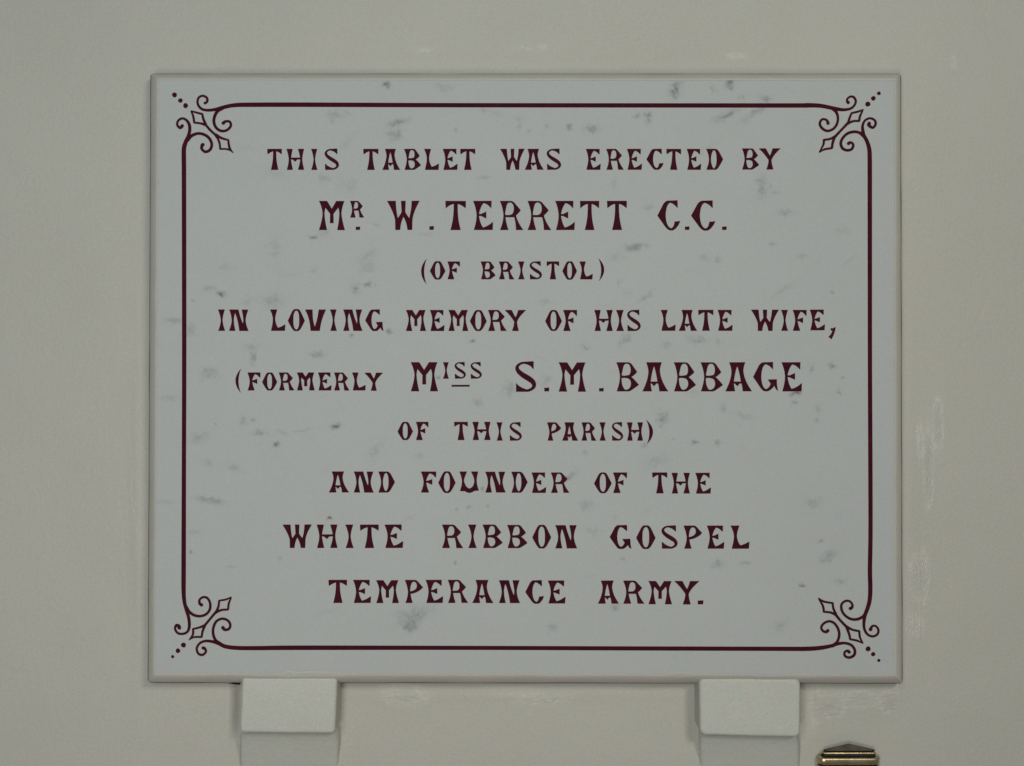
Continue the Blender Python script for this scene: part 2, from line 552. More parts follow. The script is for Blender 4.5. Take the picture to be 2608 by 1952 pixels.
def smooth_loop(pts, n=4):
    out = []
    m = len(pts)
    for i in range(m):
        p0, p1, p2, p3 = pts[i - 1], pts[i], pts[(i + 1) % m], pts[(i + 2) % m]
        for k in range(n):
            t = k / n
            out.append(tuple(0.5 * (2 * p1[j] + (p2[j] - p0[j]) * t + (2 * p0[j] - 5 * p1[j] + 4 * p2[j] - p3[j]) * t * t
                                    + (3 * p1[j] - p0[j] - 3 * p2[j] + p3[j]) * t ** 3) for j in (0, 1)))
    return out


def stroke(pts, n=5, smooth=True, cap=False):
    """variable-width stroke -> list of small quads"""
    if smooth and len(pts) > 2:
        dense = []
        m = len(pts)
        for i in range(m - 1):
            p0, p1, p2, p3 = pts[max(i - 1, 0)], pts[i], pts[i + 1], pts[min(i + 2, m - 1)]
            for k in range(n):
                t = k / n
                dense.append(tuple(0.5 * (2 * p1[j] + (p2[j] - p0[j]) * t + (2 * p0[j] - 5 * p1[j] + 4 * p2[j] - p3[j]) * t * t
                                          + (3 * p1[j] - p0[j] - 3 * p2[j] + p3[j]) * t ** 3) for j in (0, 1, 2)))
        dense.append(tuple(pts[-1]))
    else:
        dense = [tuple(p) for p in pts]
    L, R = [], []
    m = len(dense)
    for i in range(m):
        a, b = dense[max(i - 1, 0)], dense[min(i + 1, m - 1)]
        dx, dy = b[0] - a[0], b[1] - a[1]
        l = math.hypot(dx, dy) or 1
        h = dense[i][2] / 2
        L.append((dense[i][0] - dy / l * h, dense[i][1] + dx / l * h))
        R.append((dense[i][0] + dy / l * h, dense[i][1] - dx / l * h))
    quads = [[L[i], L[i + 1], R[i + 1], R[i]] for i in range(m - 1)]
    if cap:
        x, y, w = dense[-1]
        quads.append([(x + w / 2 * math.cos(a * math.pi / 7), y + w / 2 * math.sin(a * math.pi / 7)) for a in range(14)])
    return quads


def area2(p):
    return sum(p[i][0] * p[(i + 1) % len(p)][1] - p[(i + 1) % len(p)][0] * p[i][1] for i in range(len(p)))


def inside(pts, polys):
    """which of the points lie inside any of the outlines"""
    res = np.zeros(len(pts), dtype=bool)
    X, Y = pts[:, 0], pts[:, 1]
    for poly in polys:
        a = np.array(poly)
        m = (X > a[:, 0].min()) & (X < a[:, 0].max()) & (Y > a[:, 1].min()) & (Y < a[:, 1].max()) & ~res
        if not m.any():
            continue
        x, y = X[m], Y[m]
        c = np.zeros(len(x), dtype=bool)
        b = np.roll(a, -1, 0)
        for (x0, y0), (x1, y1) in zip(a, b):
            if y0 == y1:
                continue
            cr = ((y0 > y) != (y1 > y)) & (x < (x1 - x0) * (y - y0) / (y1 - y0) + x0)
            c ^= cr
        res[m] = c
    return res


def cut_mesh(name, pos, neg, to3d, depth, mat, eps, over=()):
    """union of the pos outlines less the neg outlines, as a thin solid; to3d maps (x, y, d)"""
    verts, faces = [], []
    over = list(over)
    for poly in pos + neg + over:
        if area2(poly) < 0:
            poly = poly[::-1]
        faces.append(list(range(len(verts), len(verts) + len(poly))))
        verts += [Vector(p) for p in poly]
    ox, oy = verts[0]
    verts = [Vector((v.x - ox, v.y - oy)) for v in verts]
    edges = [(f[i], f[(i + 1) % len(f)]) for f in faces for i in range(len(f))]
    ov, oe, of, _, _, _ = delaunay_2d_cdt(verts, edges, [], 0, eps, True)
    ov = [Vector((v.x + ox, v.y + oy)) for v in ov]
    cen = np.array([[sum(ov[i].x for i in f) / len(f), sum(ov[i].y for i in f) / len(f)] for f in of])
    hit_p, hit_n = inside(cen, pos), inside(cen, neg)
    solid = (hit_p & ~hit_n) | inside(cen, over)
    keep = [f for f, k in zip(of, solid) if k]
    n = len(ov)
    cnt = {}
    for f in keep:
        for i in range(len(f)):
            e = (f[i], f[(i + 1) % len(f)])
            cnt[e] = 1
    rim = [e for e in cnt if (e[1], e[0]) not in cnt]
    v3 = [to3d(v.x, v.y, 0.0) for v in ov] + [to3d(v.x, v.y, depth) for v in ov]
    fs = [tuple(f) for f in keep] + [(b, a, a + n, b + n) for a, b in rim]
    me = bpy.data.meshes.new(name)
    me.from_pydata([tuple(v) for v in v3], [], fs)
    bm = bmesh.new()
    bm.from_mesh(me)
    bmesh.ops.delete(bm, geom=[v for v in bm.verts if not v.link_faces], context='VERTS')
    bmesh.ops.recalc_face_normals(bm, faces=bm.faces)
    # make the front face the viewer's side (-y)
    fr = [f for f in bm.faces if abs(f.normal.y) > 0.9]
    if fr and sum(f.normal.y * f.calc_area() for f in fr) > 0:
        bmesh.ops.reverse_faces(bm, faces=bm.faces)
    bm.to_mesh(me)
    bm.free()
    me.materials.append(mat)
    return me


# ---- the alphabet of the tablet. x from 0, y down from 0 (head line) to 1 (foot line); first value: width
GL = {
    'T': (1.0, [bez([(0, 0), (1, 0), (.985, .25), (.80, .12, .6, .10), (.57, .6, .75, 1), (.25, 1), (.43, .6, .41, .10), (.2, .12, .02, .25)])], []),
    'I': (1.0, [bez([(0, 0), (.96, 0), (.66, .28, .62, .5), (.66, .72, 1, 1), (.02, 1), (.38, .72, .40, .5), (.36, .28, 0, 0)])], []),
    'H': (1.0, [bez([(0, 0), (.33, 0), (.24, .3, .225, .5), (.25, .72, .34, 1), (.01, 1), (.13, .7, .13, .5), (.12, .28, 0, 0)]),
                bez([(.67, 0), (1, 0), (.89, .28, .885, .5), (.89, .7, 1, 1), (.66, 1), (.78, .72, .80, .5), (.78, .28, .67, 0)]),
                [(.17, .435), (.85, .435), (.85, .49), (.17, .49)], [(.34, .485), (.64, .485), (.49, .60)]], []),
    'S': (.66, stroke([(.5, .04, .07), (.36, .035, .07), (.2, .05, .075), (.085, .13, .09), (.06, .23, .115), (.12, .34, .14), (.25, .45, .165),
                       (.41, .555, .175), (.54, .66, .155), (.59, .78, .125), (.54, .885, .10), (.42, .95, .085), (.3, .96, .07)])
          + [bez([(.30, .0), (.57, -.015), (.565, .25), (.48, .10, .30, .07)]),
             bez([(.035, .72), (.12, .86, .42, .95), (.42, .998), (.035, 1)])], []),
    'A': (.85, [bez([(.13, 0), (.44, 0), (.385, .12), (.31, .3, .265, .68), (.27, .85, .31, 1), (0, 1), (.20, .62, .205, .3), (.19, .15, .13, 0)]),
                bez([(.33, 0), (.64, 0), (.575, .15, .572, .3), (.60, .65, .85, 1), (.56, 1), (.56, .85, .505, .68), (.45, .3, .385, .12)]),
                [(.25, .67), (.53, .67), (.53, .725), (.25, .725)], [(.30, .72), (.47, .72), (.385, .82)]], []),
    'B': (.757, [bez([(0, 0), (.38, 0), (.5, .02, .55, .12), (.70, .335), (.6, .45, .50, .505), (.62, .6, .757, .78), (.6, .89, .53, .94), (.45, 1, .36, 1),
                      (.01, 1), (.12, .72, .125, .48), (.10, .22, 0, 0)])],
          [smooth_loop([(.30, .055), (.41, .055), (.475, .15), (.49, .30), (.45, .42), (.36, .455), (.185, .455), (.20, .3), (.235, .14)]),
           smooth_loop([(.185, .54), (.38, .545), (.475, .62), (.50, .76), (.455, .88), (.36, .945), (.27, .93), (.20, .80), (.175, .66)])]),
    'L': (.68, [bez([(0, 0), (.31, 0), (.21, .25, .205, .45), (.22, .7, .345, .87), (.52, .84, .68, .71), (.67, 1), (.03, 1), (.13, .7, .13, .45), (.12, .25, 0, 0)])], []),
    'E': (.685, [bez([(0, 0), (.64, 0), (.625, .255), (.52, .10, .36, .07), (.24, .2, .195, .45), (.28, .455), (.45, .37), (.45, .60), (.28, .515), (.195, .51),
                      (.22, .75, .33, .92), (.52, .88, .685, .72), (.675, 1), (.02, 1), (.12, .72, .12, .48), (.10, .22, 0, 0)])], []),
    'F': (.63, [bez([(0, 0), (.63, 0), (.615, .28), (.52, .10, .36, .07), (.24, .2, .195, .45), (.28, .455), (.46, .37), (.46, .62), (.28, .52), (.20, .52),
                     (.22, .75, .33, 1), (.0, 1), (.12, .72, .12, .48), (.10, .22, 0, 0)])], []),
    'R': (.78, [bez([(0, 0), (.35, 0), (.46, .02, .52, .12), (.69, .32), (.60, .44, .53, .50), (.59, .75, .78, 1), (.54, 1), (.54, .75, .48, .555), (.18, .555),
                     (.19, .75, .28, 1), (.0, 1), (.12, .74, .12, .48), (.10, .22, 0, 0)])],
          [smooth_loop([(.28, .06), (.37, .055), (.445, .13), (.47, .27), (.445, .40), (.37, .475), (.26, .49), (.17, .47), (.185, .30), (.225, .13)])]),
    'P': (.74, [bez([(0, 0), (.36, 0), (.48, .02, .54, .1), (.74, .33), (.50, .56, .215, .59), (.22, .78, .31, 1), (.02, 1), (.13, .78, .135, .5), (.10, .22, 0, 0)])],
          [smooth_loop([(.30, .08), (.41, .07), (.49, .15), (.51, .29), (.45, .41), (.34, .48), (.205, .51), (.195, .40), (.225, .22)])]),
    'D': (.75, [bez([(0, 0), (.34, 0), (.48, .01, .56, .14), (.75, .5), (.62, .75, .54, .88), (.46, 1, .34, 1), (0, 1), (.13, .72, .13, .5), (.12, .25, 0, 0)])],
          [smooth_loop([(.32, .06), (.39, .07), (.455, .2), (.48, .4), (.48, .62), (.44, .82), (.36, .94), (.29, .92), (.22, .76), (.185, .54), (.20, .32), (.26, .12)])]),
    'O': (.71, [bez([(.355, 0), (.48, 0, .54, .15), (.71, .53), (.60, .76, .54, .87), (.46, 1, .355, 1), (.25, 1, .18, .87), (.10, .74, 0, .53), (.17, .15), (.24, 0, .355, 0)])],
          [smooth_loop([(.355, .055), (.43, .10), (.485, .25), (.50, .5), (.485, .75), (.43, .90), (.355, .945), (.28, .90), (.22, .75), (.205, .5), (.22, .25), (.28, .10)])]),
    'C': (.76, [bez([(0, .5), (.20, .11), (.28, -.01, .42, 0), (.67, -.01), (.67, .245), (.55, .09, .42, .065), (.28, .12, .265, .5), (.28, .88, .45, .935), (.555, .9, .575, .71), (.76, .69),
                     (.62, 1, .46, 1), (.35, 1, .25, .86)])], []),
    'G': (.83, [bez([(0, .5), (.20, .11), (.28, -.01, .42, 0), (.67, -.01), (.67, .245), (.55, .09, .42, .065), (.28, .12, .265, .5), (.28, .88, .43, .93), (.54, .90, .60, .74), (.50, .60),
                     (.80, .59), (.79, .82, .84, .98), (.76, .93, .72, .80), (.58, 1, .43, 1), (.33, 1, .24, .86)])], []),
    'M': (.89, [bez([(0, 0), (.27, 0), (.20, .25, .178, .42), (.19, .7, .27, 1), (0, 1), (.12, .65, .125, .42), (.1, .2, 0, 0)]),
                [(.15, 0), (.27, 0), (.435, .27), (.595, 0), (.71, 0), (.685, .19), (.49, .44), (.495, .76), (.38, .76), (.385, .44), (.19, .19)],
                bez([(.59, 0), (.87, 0), (.78, .2, .765, .42), (.78, .65, .89, 1), (.63, 1), (.70, .7, .705, .42), (.69, .25, .59, 0)])], []),
    'N': (.9, [bez([(0, 0), (.40, 0), (.28, .12), (.2, .3, .20, .5), (.21, .75, .28, 1), (0, 1), (.12, .7, .125, .5), (.1, .2, 0, 0)]),
               bez([(.15, 0), (.42, 0), (.47, .3, .645, .70), (.75, 1), (.48, 1), (.44, .55, .27, .12)]),
               bez([(.59, 0), (.88, 0), (.76, .3, .755, .5), (.77, .75, .9, 1), (.5, 1), (.66, .8, .67, .5), (.66, .3, .59, 0)])], []),
    'W': (1.08, [bez([(0, 0), (.28, 0), (.28, .3, .345, .60), (.43, .50, .485, .38), (.465, 0), (.61, 0), (.595, .38), (.65, .50, .735, .60), (.82, .3, .82, 0), (1.08, 0),
                      (.86, .4, .835, .65), (.825, 1), (.675, 1), (.66, .75, .54, .54), (.43, .75, .425, 1), (.27, 1), (.265, .65), (.22, .4, 0, 0)])], []),
    'V': (.92, [bez([(0, 0), (.31, 0), (.28, .5, .42, .84), (.57, .5, .61, 0), (.92, 0), (.67, .5, .64, 1), (.24, 1), (.24, .5, 0, 0)])], []),
    'Y': (.97, [bez([(0, 0), (.29, 0), (.39, .25, .49, .37), (.59, .2, .62, 0), (.97, 0), (.63, .3, .54, .55), (.54, .75, .63, 1), (.33, 1), (.44, .75, .44, .55), (.28, .28, 0, 0)])], []),
    'U': (.87, [bez([(0, 0), (.33, 0), (.18, .3, .18, .45), (.25, .78, .45, .83), (.68, .75, .69, .45), (.68, .25, .53, 0), (.84, 0), (.76, .3, .765, .45), (.78, .7, .87, .9),
                     (.7, .88, .6, .95), (.5, 1.03, .43, 1.02), (.35, 1, .25, .92), (.02, .92), (.12, .7, .12, .45), (.1, .2, 0, 0)])], []),
    '(': (1.0, [bez([(1, 0), (-1.0, .48, .95, 1), (.08, .50, 1, 0)], 12)], []),
    ')': (1.0, [bez([(0, 0), (2.0, .48, .1, 1), (.92, .50, 0, 0)], 12)], []),
    ',': (1.0, [bez([(.35, .08), (.55, .12), (1, 0), (.98, .45, .42, 1), (.30, .92), (0, .78), (.42, .60, .56, .30), (.3, .27)])], []),
    '.': (1.0, [[(0, .12), (.55, .08), (.95, 0), (1, .5), (.93, 1), (.4, .96), (.05, 1)]], []),
    '-': (1.0, [[(0, .05), (1, 0), (.98, .95), (.02, 1)]], []),
}
GM = {}
LETTER_T = 0.0004
for ch, (w, pos, neg), big in [(c, g, b) for b in (0, 1, 2) for c, g in GL.items()]:
    sx = 1.0 / w
    rims = []
    if ch not in '.-,':
        h_ = 0.0 if ch in '()' else (0.022 if ch in 'NMWA' else 0.036, 0.012, 0.052)[big]
        for p in (pos if ch != 'S' else pos[-2:]) + neg:
            q_ = [(x, y, h_) for x, y in p] + [(p[0][0], p[0][1], h_)]
            # stay within head and foot line
            q_ = [(x, min(max(y, h_ / 2), 1 - h_ / 2), t) for x, y, t in q_]
            if h_:
                rims += stroke(q_, smooth=False)
    f = lambda pl: [[(x * sx, y) for x, y in p] for p in pl]
    GM[ch, big] = cut_mesh("letter", f(pos), f(neg), lambda x, y, d: (x, d - 1.0, 1.0 - y), 2.0, M_LETTER, 1e-5, f(rims))

NAMES = {'(': 'bracket', ')': 'bracket', '.': 'full_stop', ',': 'comma', '-': 'underline'}


def glyph(ch, x0, x1, y0, y1, owner=None):
    p = P(x0, y1)
    o = put(NAMES.get(ch, 'letter'), GM[ch, 1 if y1 - y0 > 68 else (2 if y1 - y0 < 48 else 0)], owner or tablet, p - TB)
    o.scale = ((x1 - x0) * S, LETTER_T, (y1 - y0) * S)
    o.rotation_euler = (0, random.uniform(-0.006, 0.006), 0)
    return o


def row(ox, oy, k, y0, y1, items):
    for it in items:
        ch, a, b = it[:3]
        t0, t1 = (it[3], it[4]) if len(it) > 3 else (y0, y1)
        glyph(ch, ox + a / k, ox + b / k, oy + t0 / k, oy + t1 / k)


K = 2212 / 680.0
K7 = 2212 / 820.0
row(660, 350, K, 97, 271, [('T', 70, 188), ('H', 230, 372), ('I', 432, 482), ('S', 543, 663), ('T', 865, 988), ('A', 1022, 1168), ('B', 1205, 1338),
                           ('L', 1370, 1487), ('E', 1525, 1642), ('T', 1668, 1790), ('W', 2000, 2200)])
row(1320, 350, K, 97, 270, [('A', 55, 210), ('S', 235, 356), ('E', 562, 680), ('R', 732, 872), ('E', 903, 1022), ('C', 1065, 1202), ('T', 1228, 1347),
                            ('E', 1398, 1512), ('D', 1560, 1694), ('B', 1855, 1992, 93, 268), ('Y', 1998, 2172, 93, 268)])
row(660, 350, K, 528, 769, [('M', 497, 710), ('R', 757, 868, 528, 666), ('.', 800, 837, 740, 769), ('W', 1063, 1330), ('.', 1410, 1448, 735, 768),
                            ('T', 1543, 1712), ('E', 1775, 1937), ('R', 1996, 2188)])
row(1320, 350, K, 528, 769, [('R', 78, 273), ('E', 308, 467), ('T', 512, 670), ('T', 737, 900), ('C', 1155, 1342, 526, 773), ('.', 1380, 1418, 738, 769),
                             ('C', 1433, 1632, 526, 774), ('.', 1688, 1726, 738, 769)])
row(1020, 640, K, 86, 234, [('(', 172, 218, 62, 276), ('O', 248, 368, 84, 236), ('F', 392, 491), ('B', 668, 784), ('R', 818, 941), ('I', 975, 1027), ('S', 1070, 1173),
                            ('T', 1213, 1313), ('O', 1345, 1458, 85, 237), ('L', 1485, 1589), (')', 1640, 1686, 60, 249)])
row(540, 640, K, 484, 661, [('I', 52, 108), ('N', 143, 302), ('L', 485, 605), ('O', 632, 766, 480, 663), ('V', 775, 942), ('I', 980, 1034), ('N', 1088, 1246),
                            ('G', 1273, 1416, 485, 663), ('M', 1608, 1772, 488, 662), ('E', 1808, 1923, 488, 662), ('M', 1960, 2122, 488, 662)])
row(1020, 640, K, 488, 662, [('O', 578, 711), ('R', 728, 878), ('Y', 868, 1038), ('O', 1202, 1334), ('F', 1350, 1461), ('H', 1608, 1757),
                             ('I', 1787, 1850), ('S', 1877, 1991)])
row(1500, 740, K, 162, 335, [('L', 597, 715), ('A', 745, 895), ('T', 908, 1031), ('E', 1068, 1187), ('W', 1345, 1572, 160, 336), ('I', 1592, 1648), ('F', 1690, 1801),
                             ('E', 1832, 1952, 160, 331), (',', 1983, 2043, 303, 407)])
row(580, 900, K, 160, 309, [('(', 65, 111, 128, 329), ('F', 168, 270), ('O', 290, 406), ('R', 427, 550), ('M', 577, 718), ('E', 752, 857), ('R', 884, 1006),
                            ('L', 1034, 1140), ('Y', 1138, 1284, 162, 312), ('M', 1518, 1742, 75, 316), ('I', 1784, 1831, 75, 211), ('S', 1880, 1974, 75, 211),
                            ('S', 2012, 2106, 75, 211), ('-', 1853, 2006, 262, 278)])
row(1260, 900, K7, 63, 264, [('S', 140, 286, 58, 265), ('.', 340, 374, 235, 263), ('M', 440, 626)])
row(1500, 740, K, 596, 837, [('.', 83, 122, 808, 838), ('B', 228, 412), ('A', 443, 656), ('B', 703, 885), ('B', 925, 1108), ('A', 1130, 1350), ('G', 1362, 1563), ('E', 1597, 1763)])
row(580, 900, K, 569, 720, [('O', 1412, 1531), ('F', 1562, 1661), ('T', 1878, 1988), ('H', 2030, 2176)])
row(1260, 900, K7, 475, 601, [('I', 14, 54), ('S', 102, 187), ('P', 362, 454), ('A', 465, 571), ('R', 598, 696), ('I', 720, 762), ('S', 805, 883), ('H', 910, 1017), (')', 1040, 1086, 457, 626)])
row(700, 1170, K, 102, 276, [('A', 449, 614), ('N', 655, 818), ('D', 860, 992), ('F', 1212, 1335), ('O', 1357, 1494, 100, 280), ('U', 1532, 1688), ('N', 1745, 1912, 104, 276), ('D', 1962, 2092, 104, 278)])
row(1320, 1040, K, 533, 702, [('E', 112, 228), ('R', 273, 422), ('O', 632, 771, 533, 705), ('F', 788, 900, 533, 703), ('T', 1112, 1234, 533, 706), ('H', 1272, 1420, 536, 707), ('E', 1470, 1593, 536, 708)])
row(700, 1300, K, 119, 313, [('W', 68, 306), ('H', 350, 518), ('I', 587, 652), ('T', 708, 860), ('E', 913, 1060), ('R', 1387, 1559), ('I', 1603, 1671), ('B', 1725, 1884), ('B', 1928, 2089, 122, 314)])
row(1320, 1300, K, 124, 316, [('O', 120, 269, 121, 317), ('N', 308, 487), ('G', 762, 932, 124, 321), ('O', 980, 1133, 125, 321), ('S', 1185, 1321, 127, 318), ('P', 1372, 1520, 127, 318), ('E', 1565, 1703, 127, 318), ('L', 1763, 1911, 127, 319)])
row(700, 1300, K, 577, 768, [('T', 448, 598), ('E', 652, 794), ('M', 842, 1027, 580, 769), ('P', 1080, 1224), ('E', 1253, 1391), ('R', 1437, 1599), ('A', 1637, 1810), ('N', 1858, 2030, 580, 769)])
row(1320, 1300, K, 583, 774, [('C', 62, 211, 581, 775), ('E', 248, 388, 582, 772), ('A', 661, 832), ('R', 872, 1042), ('M', 1080, 1272, 586, 778), ('Y', 1297, 1496, 586, 780), ('.', 1486, 1533, 745, 780)])

# ------------------------------------------------------------------ border lines with their scroll ends
Z = 5.52
CORN = {'tl': (370, 170), 'tr': (1980, 170), 'bl': (370, 1450), 'br': (1980, 1450)}


def sc(corner, pts):
    ox, oy = CORN[corner]
    return [(ox + p[0] / Z, oy + p[1] / Z, p[2] / Z * (1.16 if p[2] < 46 else 1.04)) for p in pts]


E = {
    'top': [
        (sc('tl', [(840, 515, 34), (872, 490, 30), (865, 440, 30), (810, 412, 28), (755, 435, 28), (735, 490, 28), (750, 550, 30), (800, 600, 32), (880, 615, 34), (980, 605, 38),
                   (1080, 580, 45), (1180, 555, 50), (1300, 541, 56), (1500, 538, 60), (2208, 537, 60)])
         + [(1200, 268.6, 10.8)]
         + sc('tr', [(0, 548, 60), (400, 545, 60), (600, 552, 56), (750, 580, 50), (850, 600, 44), (940, 608, 36), (1030, 590, 30), (1085, 540, 28), (1100, 480, 28), (1070, 430, 28),
                     (1020, 425, 26), (980, 460, 26), (984, 496, 34), (995, 506, 46)])),
        sc('tl', [(1150, 555, 20), (1080, 590, 40), (1020, 625, 40), (980, 690, 38), (965, 770, 36), (990, 850, 34), (1050, 900, 34), (1120, 905, 32), (1180, 870, 32), (1205, 820, 30), (1185, 775, 30),
                  (1130, 772, 32), (1098, 795, 50)]),
        sc('tr', [(700, 565, 20), (770, 592, 38), (825, 640, 36), (850, 720, 30), (835, 810, 30), (780, 880, 32), (700, 905, 32), (630, 870, 32), (595, 805, 30), (625, 745, 28), (680, 747, 28),
                  (705, 775, 34), (710, 798, 46)])],
    'left': [
        (sc('tl', [(520, 835, 46), (490, 862, 34), (450, 820, 28), (465, 760, 28), (520, 730, 28), (580, 755, 32), (620, 820, 38), (625, 900, 40), (605, 980, 46), (570, 1060, 56), (545, 1150, 60),
                   (543, 1300, 60), (545, 1656, 60)])
         + [(469.3, 900, 11), (468.5, 1200, 10.8)]
         + sc('bl', [(540, 0, 60), (540, 300, 58), (550, 450, 50), (575, 560, 46), (610, 680, 38), (620, 790, 36), (600, 870, 32), (540, 908, 30), (460, 900, 28), (420, 840, 28), (435, 790, 32),
                     (468, 800, 50), (480, 825, 50)])),
        sc('tl', [(580, 1070, 20), (605, 1025, 42), (650, 975, 40), (740, 942, 34), (830, 958, 36), (900, 1010, 36), (935, 1090, 34), (915, 1165, 34), (850, 1200, 34), (795, 1160, 32),
                  (800, 1112, 42), (812, 1098, 46)]),
        sc('bl', [(560, 490, 20), (580, 540, 40), (620, 600, 36), (690, 648, 34), (780, 660, 32), (860, 630, 32), (910, 560, 32), (910, 470, 30), (870, 405, 28), (810, 395, 28), (765, 430, 28),
                  (765, 480, 34), (792, 503, 46)])],
    'right': [
        (sc('tr', [(1290, 800, 44), (1285, 825, 42), (1340, 860, 32), (1380, 810, 30), (1365, 755, 28), (1300, 728, 28), (1230, 760, 28), (1198, 830, 32), (1200, 900, 40), (1215, 970, 44),
                   (1258, 1050, 50), (1290, 1160, 56), (1297, 1300, 60), (1298, 1656, 60)])
         + [(2215.5, 900, 10.9), (2216.5, 1150, 10.9), (2217.0, 1350, 10.9)]
         + sc('br', [(1300, 0, 60), (1305, 250, 58), (1298, 420, 56), (1270, 540, 52), (1230, 650, 44), (1215, 760, 36), (1225, 850, 32), (1270, 920, 30), (1340, 945, 28), (1405, 915, 28),
                     (1418, 850, 28), (1380, 800, 26), (1332, 802, 28), (1308, 848, 44)])),
        sc('tr', [(1235, 1010, 20), (1205, 972, 42), (1150, 930, 34), (1070, 918, 34), (980, 945, 34), (915, 1010, 34), (890, 1080, 34), (915, 1150, 34), (980, 1178, 32), (1045, 1160, 32),
                  (1065, 1100, 32), (1030, 1067, 30), (1000, 1082, 46)]),
        sc('br', [(1262, 560, 20), (1245, 610, 40), (1200, 668, 36), (1120, 705, 34), (1030, 700, 32), (950, 650, 32), (905, 580, 32), (900, 500, 30), (950, 450, 28), (1010, 450, 28), (1050, 490, 28),
                  (1050, 533, 34), (1025, 553, 46)])],
    'bottom': [
        (sc('bl', [(815, 1108, 46), (840, 1120, 34), (852, 1162, 28), (805, 1205, 30), (745, 1185, 28), (725, 1110, 28), (770, 1040, 30), (850, 1010, 32), (950, 1020, 36), (1040, 1048, 44),
                   (1130, 1088, 52), (1300, 1108, 56), (1600, 1110, 58), (2208, 1105, 60)])
         + [(1200, 1650.5, 10.6), (1600, 1651.8, 10.6)]
         + sc('br', [(0, 1120, 58), (400, 1120, 58), (600, 1107, 56), (750, 1080, 46), (850, 1050, 38), (950, 1040, 32), (1040, 1070, 32), (1088, 1140, 32), (1075, 1210, 34), (1010, 1243, 32),
                     (950, 1220, 30), (945, 1168, 28), (985, 1147, 30), (1008, 1166, 40)])),
        sc('bl', [(1110, 1080, 20), (1050, 1048, 44), (990, 1000, 36), (957, 920, 34), (957, 830, 32), (995, 740, 32), (1070, 698, 30), (1150, 715, 30), (1195, 775, 30), (1178, 838, 32),
                  (1120, 852, 34), (1092, 822, 48)]),
        sc('br', [(730, 1090, 20), (785, 1072, 42), (840, 1020, 34), (868, 930, 32), (853, 840, 32), (800, 762, 32), (730, 733, 30), (660, 757, 30), (617, 812, 30), (635, 865, 30), (680, 883, 34),
                  (708, 865, 46)])],
}


def lie(x, y, d):
    return P(x, y, 0.0) + Vector((0, d - LETTER_T, 0)) - TB


ORN_T = LETTER_T
for nm in ('top', 'right', 'bottom', 'left'):
    quads = []
    for s in E[nm]:
        # hand-laid line: widths waver a little
        s = [(x, y, w * (1 + 0.05 * mnoise.noise(Vector((x * .03, y * .03, 2))))) for x, y, w in s]
        quads += stroke(s, 8, True, True)
        quads += stroke(s[::-1], 8, True, True)[-1:]
    o = put("border_line", cut_mesh("border_line", quads, [], lie, 2 * LETTER_T, M_LETTER, 1e-3), tablet)

SP = {
    'tl': ([[(640, 622, 14), (700, 642, 24), (800, 668, 26)], [(800, 660, 26), (818, 740, 30), (850, 812, 34)], [(850, 822, 32), (770, 798, 26), (688, 790, 24)], [(690, 796, 26), (675, 700, 28), (645, 625, 20)],
            [(825, 785, 30), (900, 880, 30), (980, 955, 30), (1015, 1000, 36)], [(990, 955, 34), (1070, 1005, 30), (1172, 1035, 22)], [(1168, 1028, 24), (1175, 1100, 28), (1195, 1165, 28), (1238, 1214, 10)],
            [(1205, 1175, 28), (1130, 1160, 22), (1050, 1160, 22)], [(1055, 1166, 24), (1045, 1080, 26), (1010, 985, 30)]],
           [(412, 400, 34), (495, 478, 32), (567, 550, 34)]),
    'tr': ([[(1210, 602, 12), (1140, 632, 26), (1042, 655, 24)], [(1046, 648, 24), (1015, 720, 28), (992, 800, 32)], [(985, 805, 32), (1060, 770, 28), (1155, 765, 26)], [(1150, 770, 26), (1160, 700, 28), (1200, 615, 20)],
            [(995, 790, 34), (900, 890, 30), (820, 975, 34), (790, 1010, 40)], [(810, 985, 36), (740, 1018, 28), (648, 1032, 26)], [(652, 1026, 28), (645, 1100, 26), (585, 1208, 14)],
            [(590, 1205, 16), (660, 1165, 26), (768, 1148, 26)], [(765, 1152, 30), (775, 1080, 32), (800, 1000, 34)]],
           [(1270, 528, 36), (1348, 448, 32), (1426, 377, 26)]),
    'bl': ([[(1212, 390, 14), (1140, 425, 24), (1036, 443, 22)], [(1040, 438, 24), (1030, 520, 28), (1000, 600, 32)], [(990, 610, 34), (1070, 575, 28), (1168, 568, 24)], [(1165, 572, 24), (1175, 480, 26), (1208, 400, 20)],
            [(1005, 590, 34), (920, 690, 30), (850, 775, 32), (815, 815, 36)], [(840, 790, 34), (760, 820, 26), (668, 842, 24)], [(672, 836, 26), (670, 920, 26), (612, 998, 10)],
            [(620, 990, 16), (690, 955, 24), (795, 955, 24)], [(792, 960, 26), (805, 880, 28), (835, 800, 34)]],
           [(538, 1067, 35), (460, 1147, 32), (385, 1230, 22)]),
    'br': ([[(575, 405, 14), (650, 455, 26), (782, 478, 24)], [(776, 472, 26), (785, 550, 28), (825, 640, 32)], [(830, 650, 32), (750, 610, 28), (648, 600, 24)], [(652, 606, 26), (640, 520, 28), (580, 412, 20)],
            [(800, 615, 36), (870, 705, 32), (950, 790, 32), (990, 835, 36)], [(960, 800, 34), (1050, 850, 28), (1155, 872, 26)], [(1150, 866, 26), (1160, 960, 26), (1205, 1045, 14)],
            [(1205, 1043, 16), (1120, 1005, 26), (1018, 985, 24)], [(1022, 990, 26), (1010, 920, 30), (975, 825, 34)]],
           [(1275, 1120, 35), (1345, 1195, 30), (1425, 1283, 22)]),
}
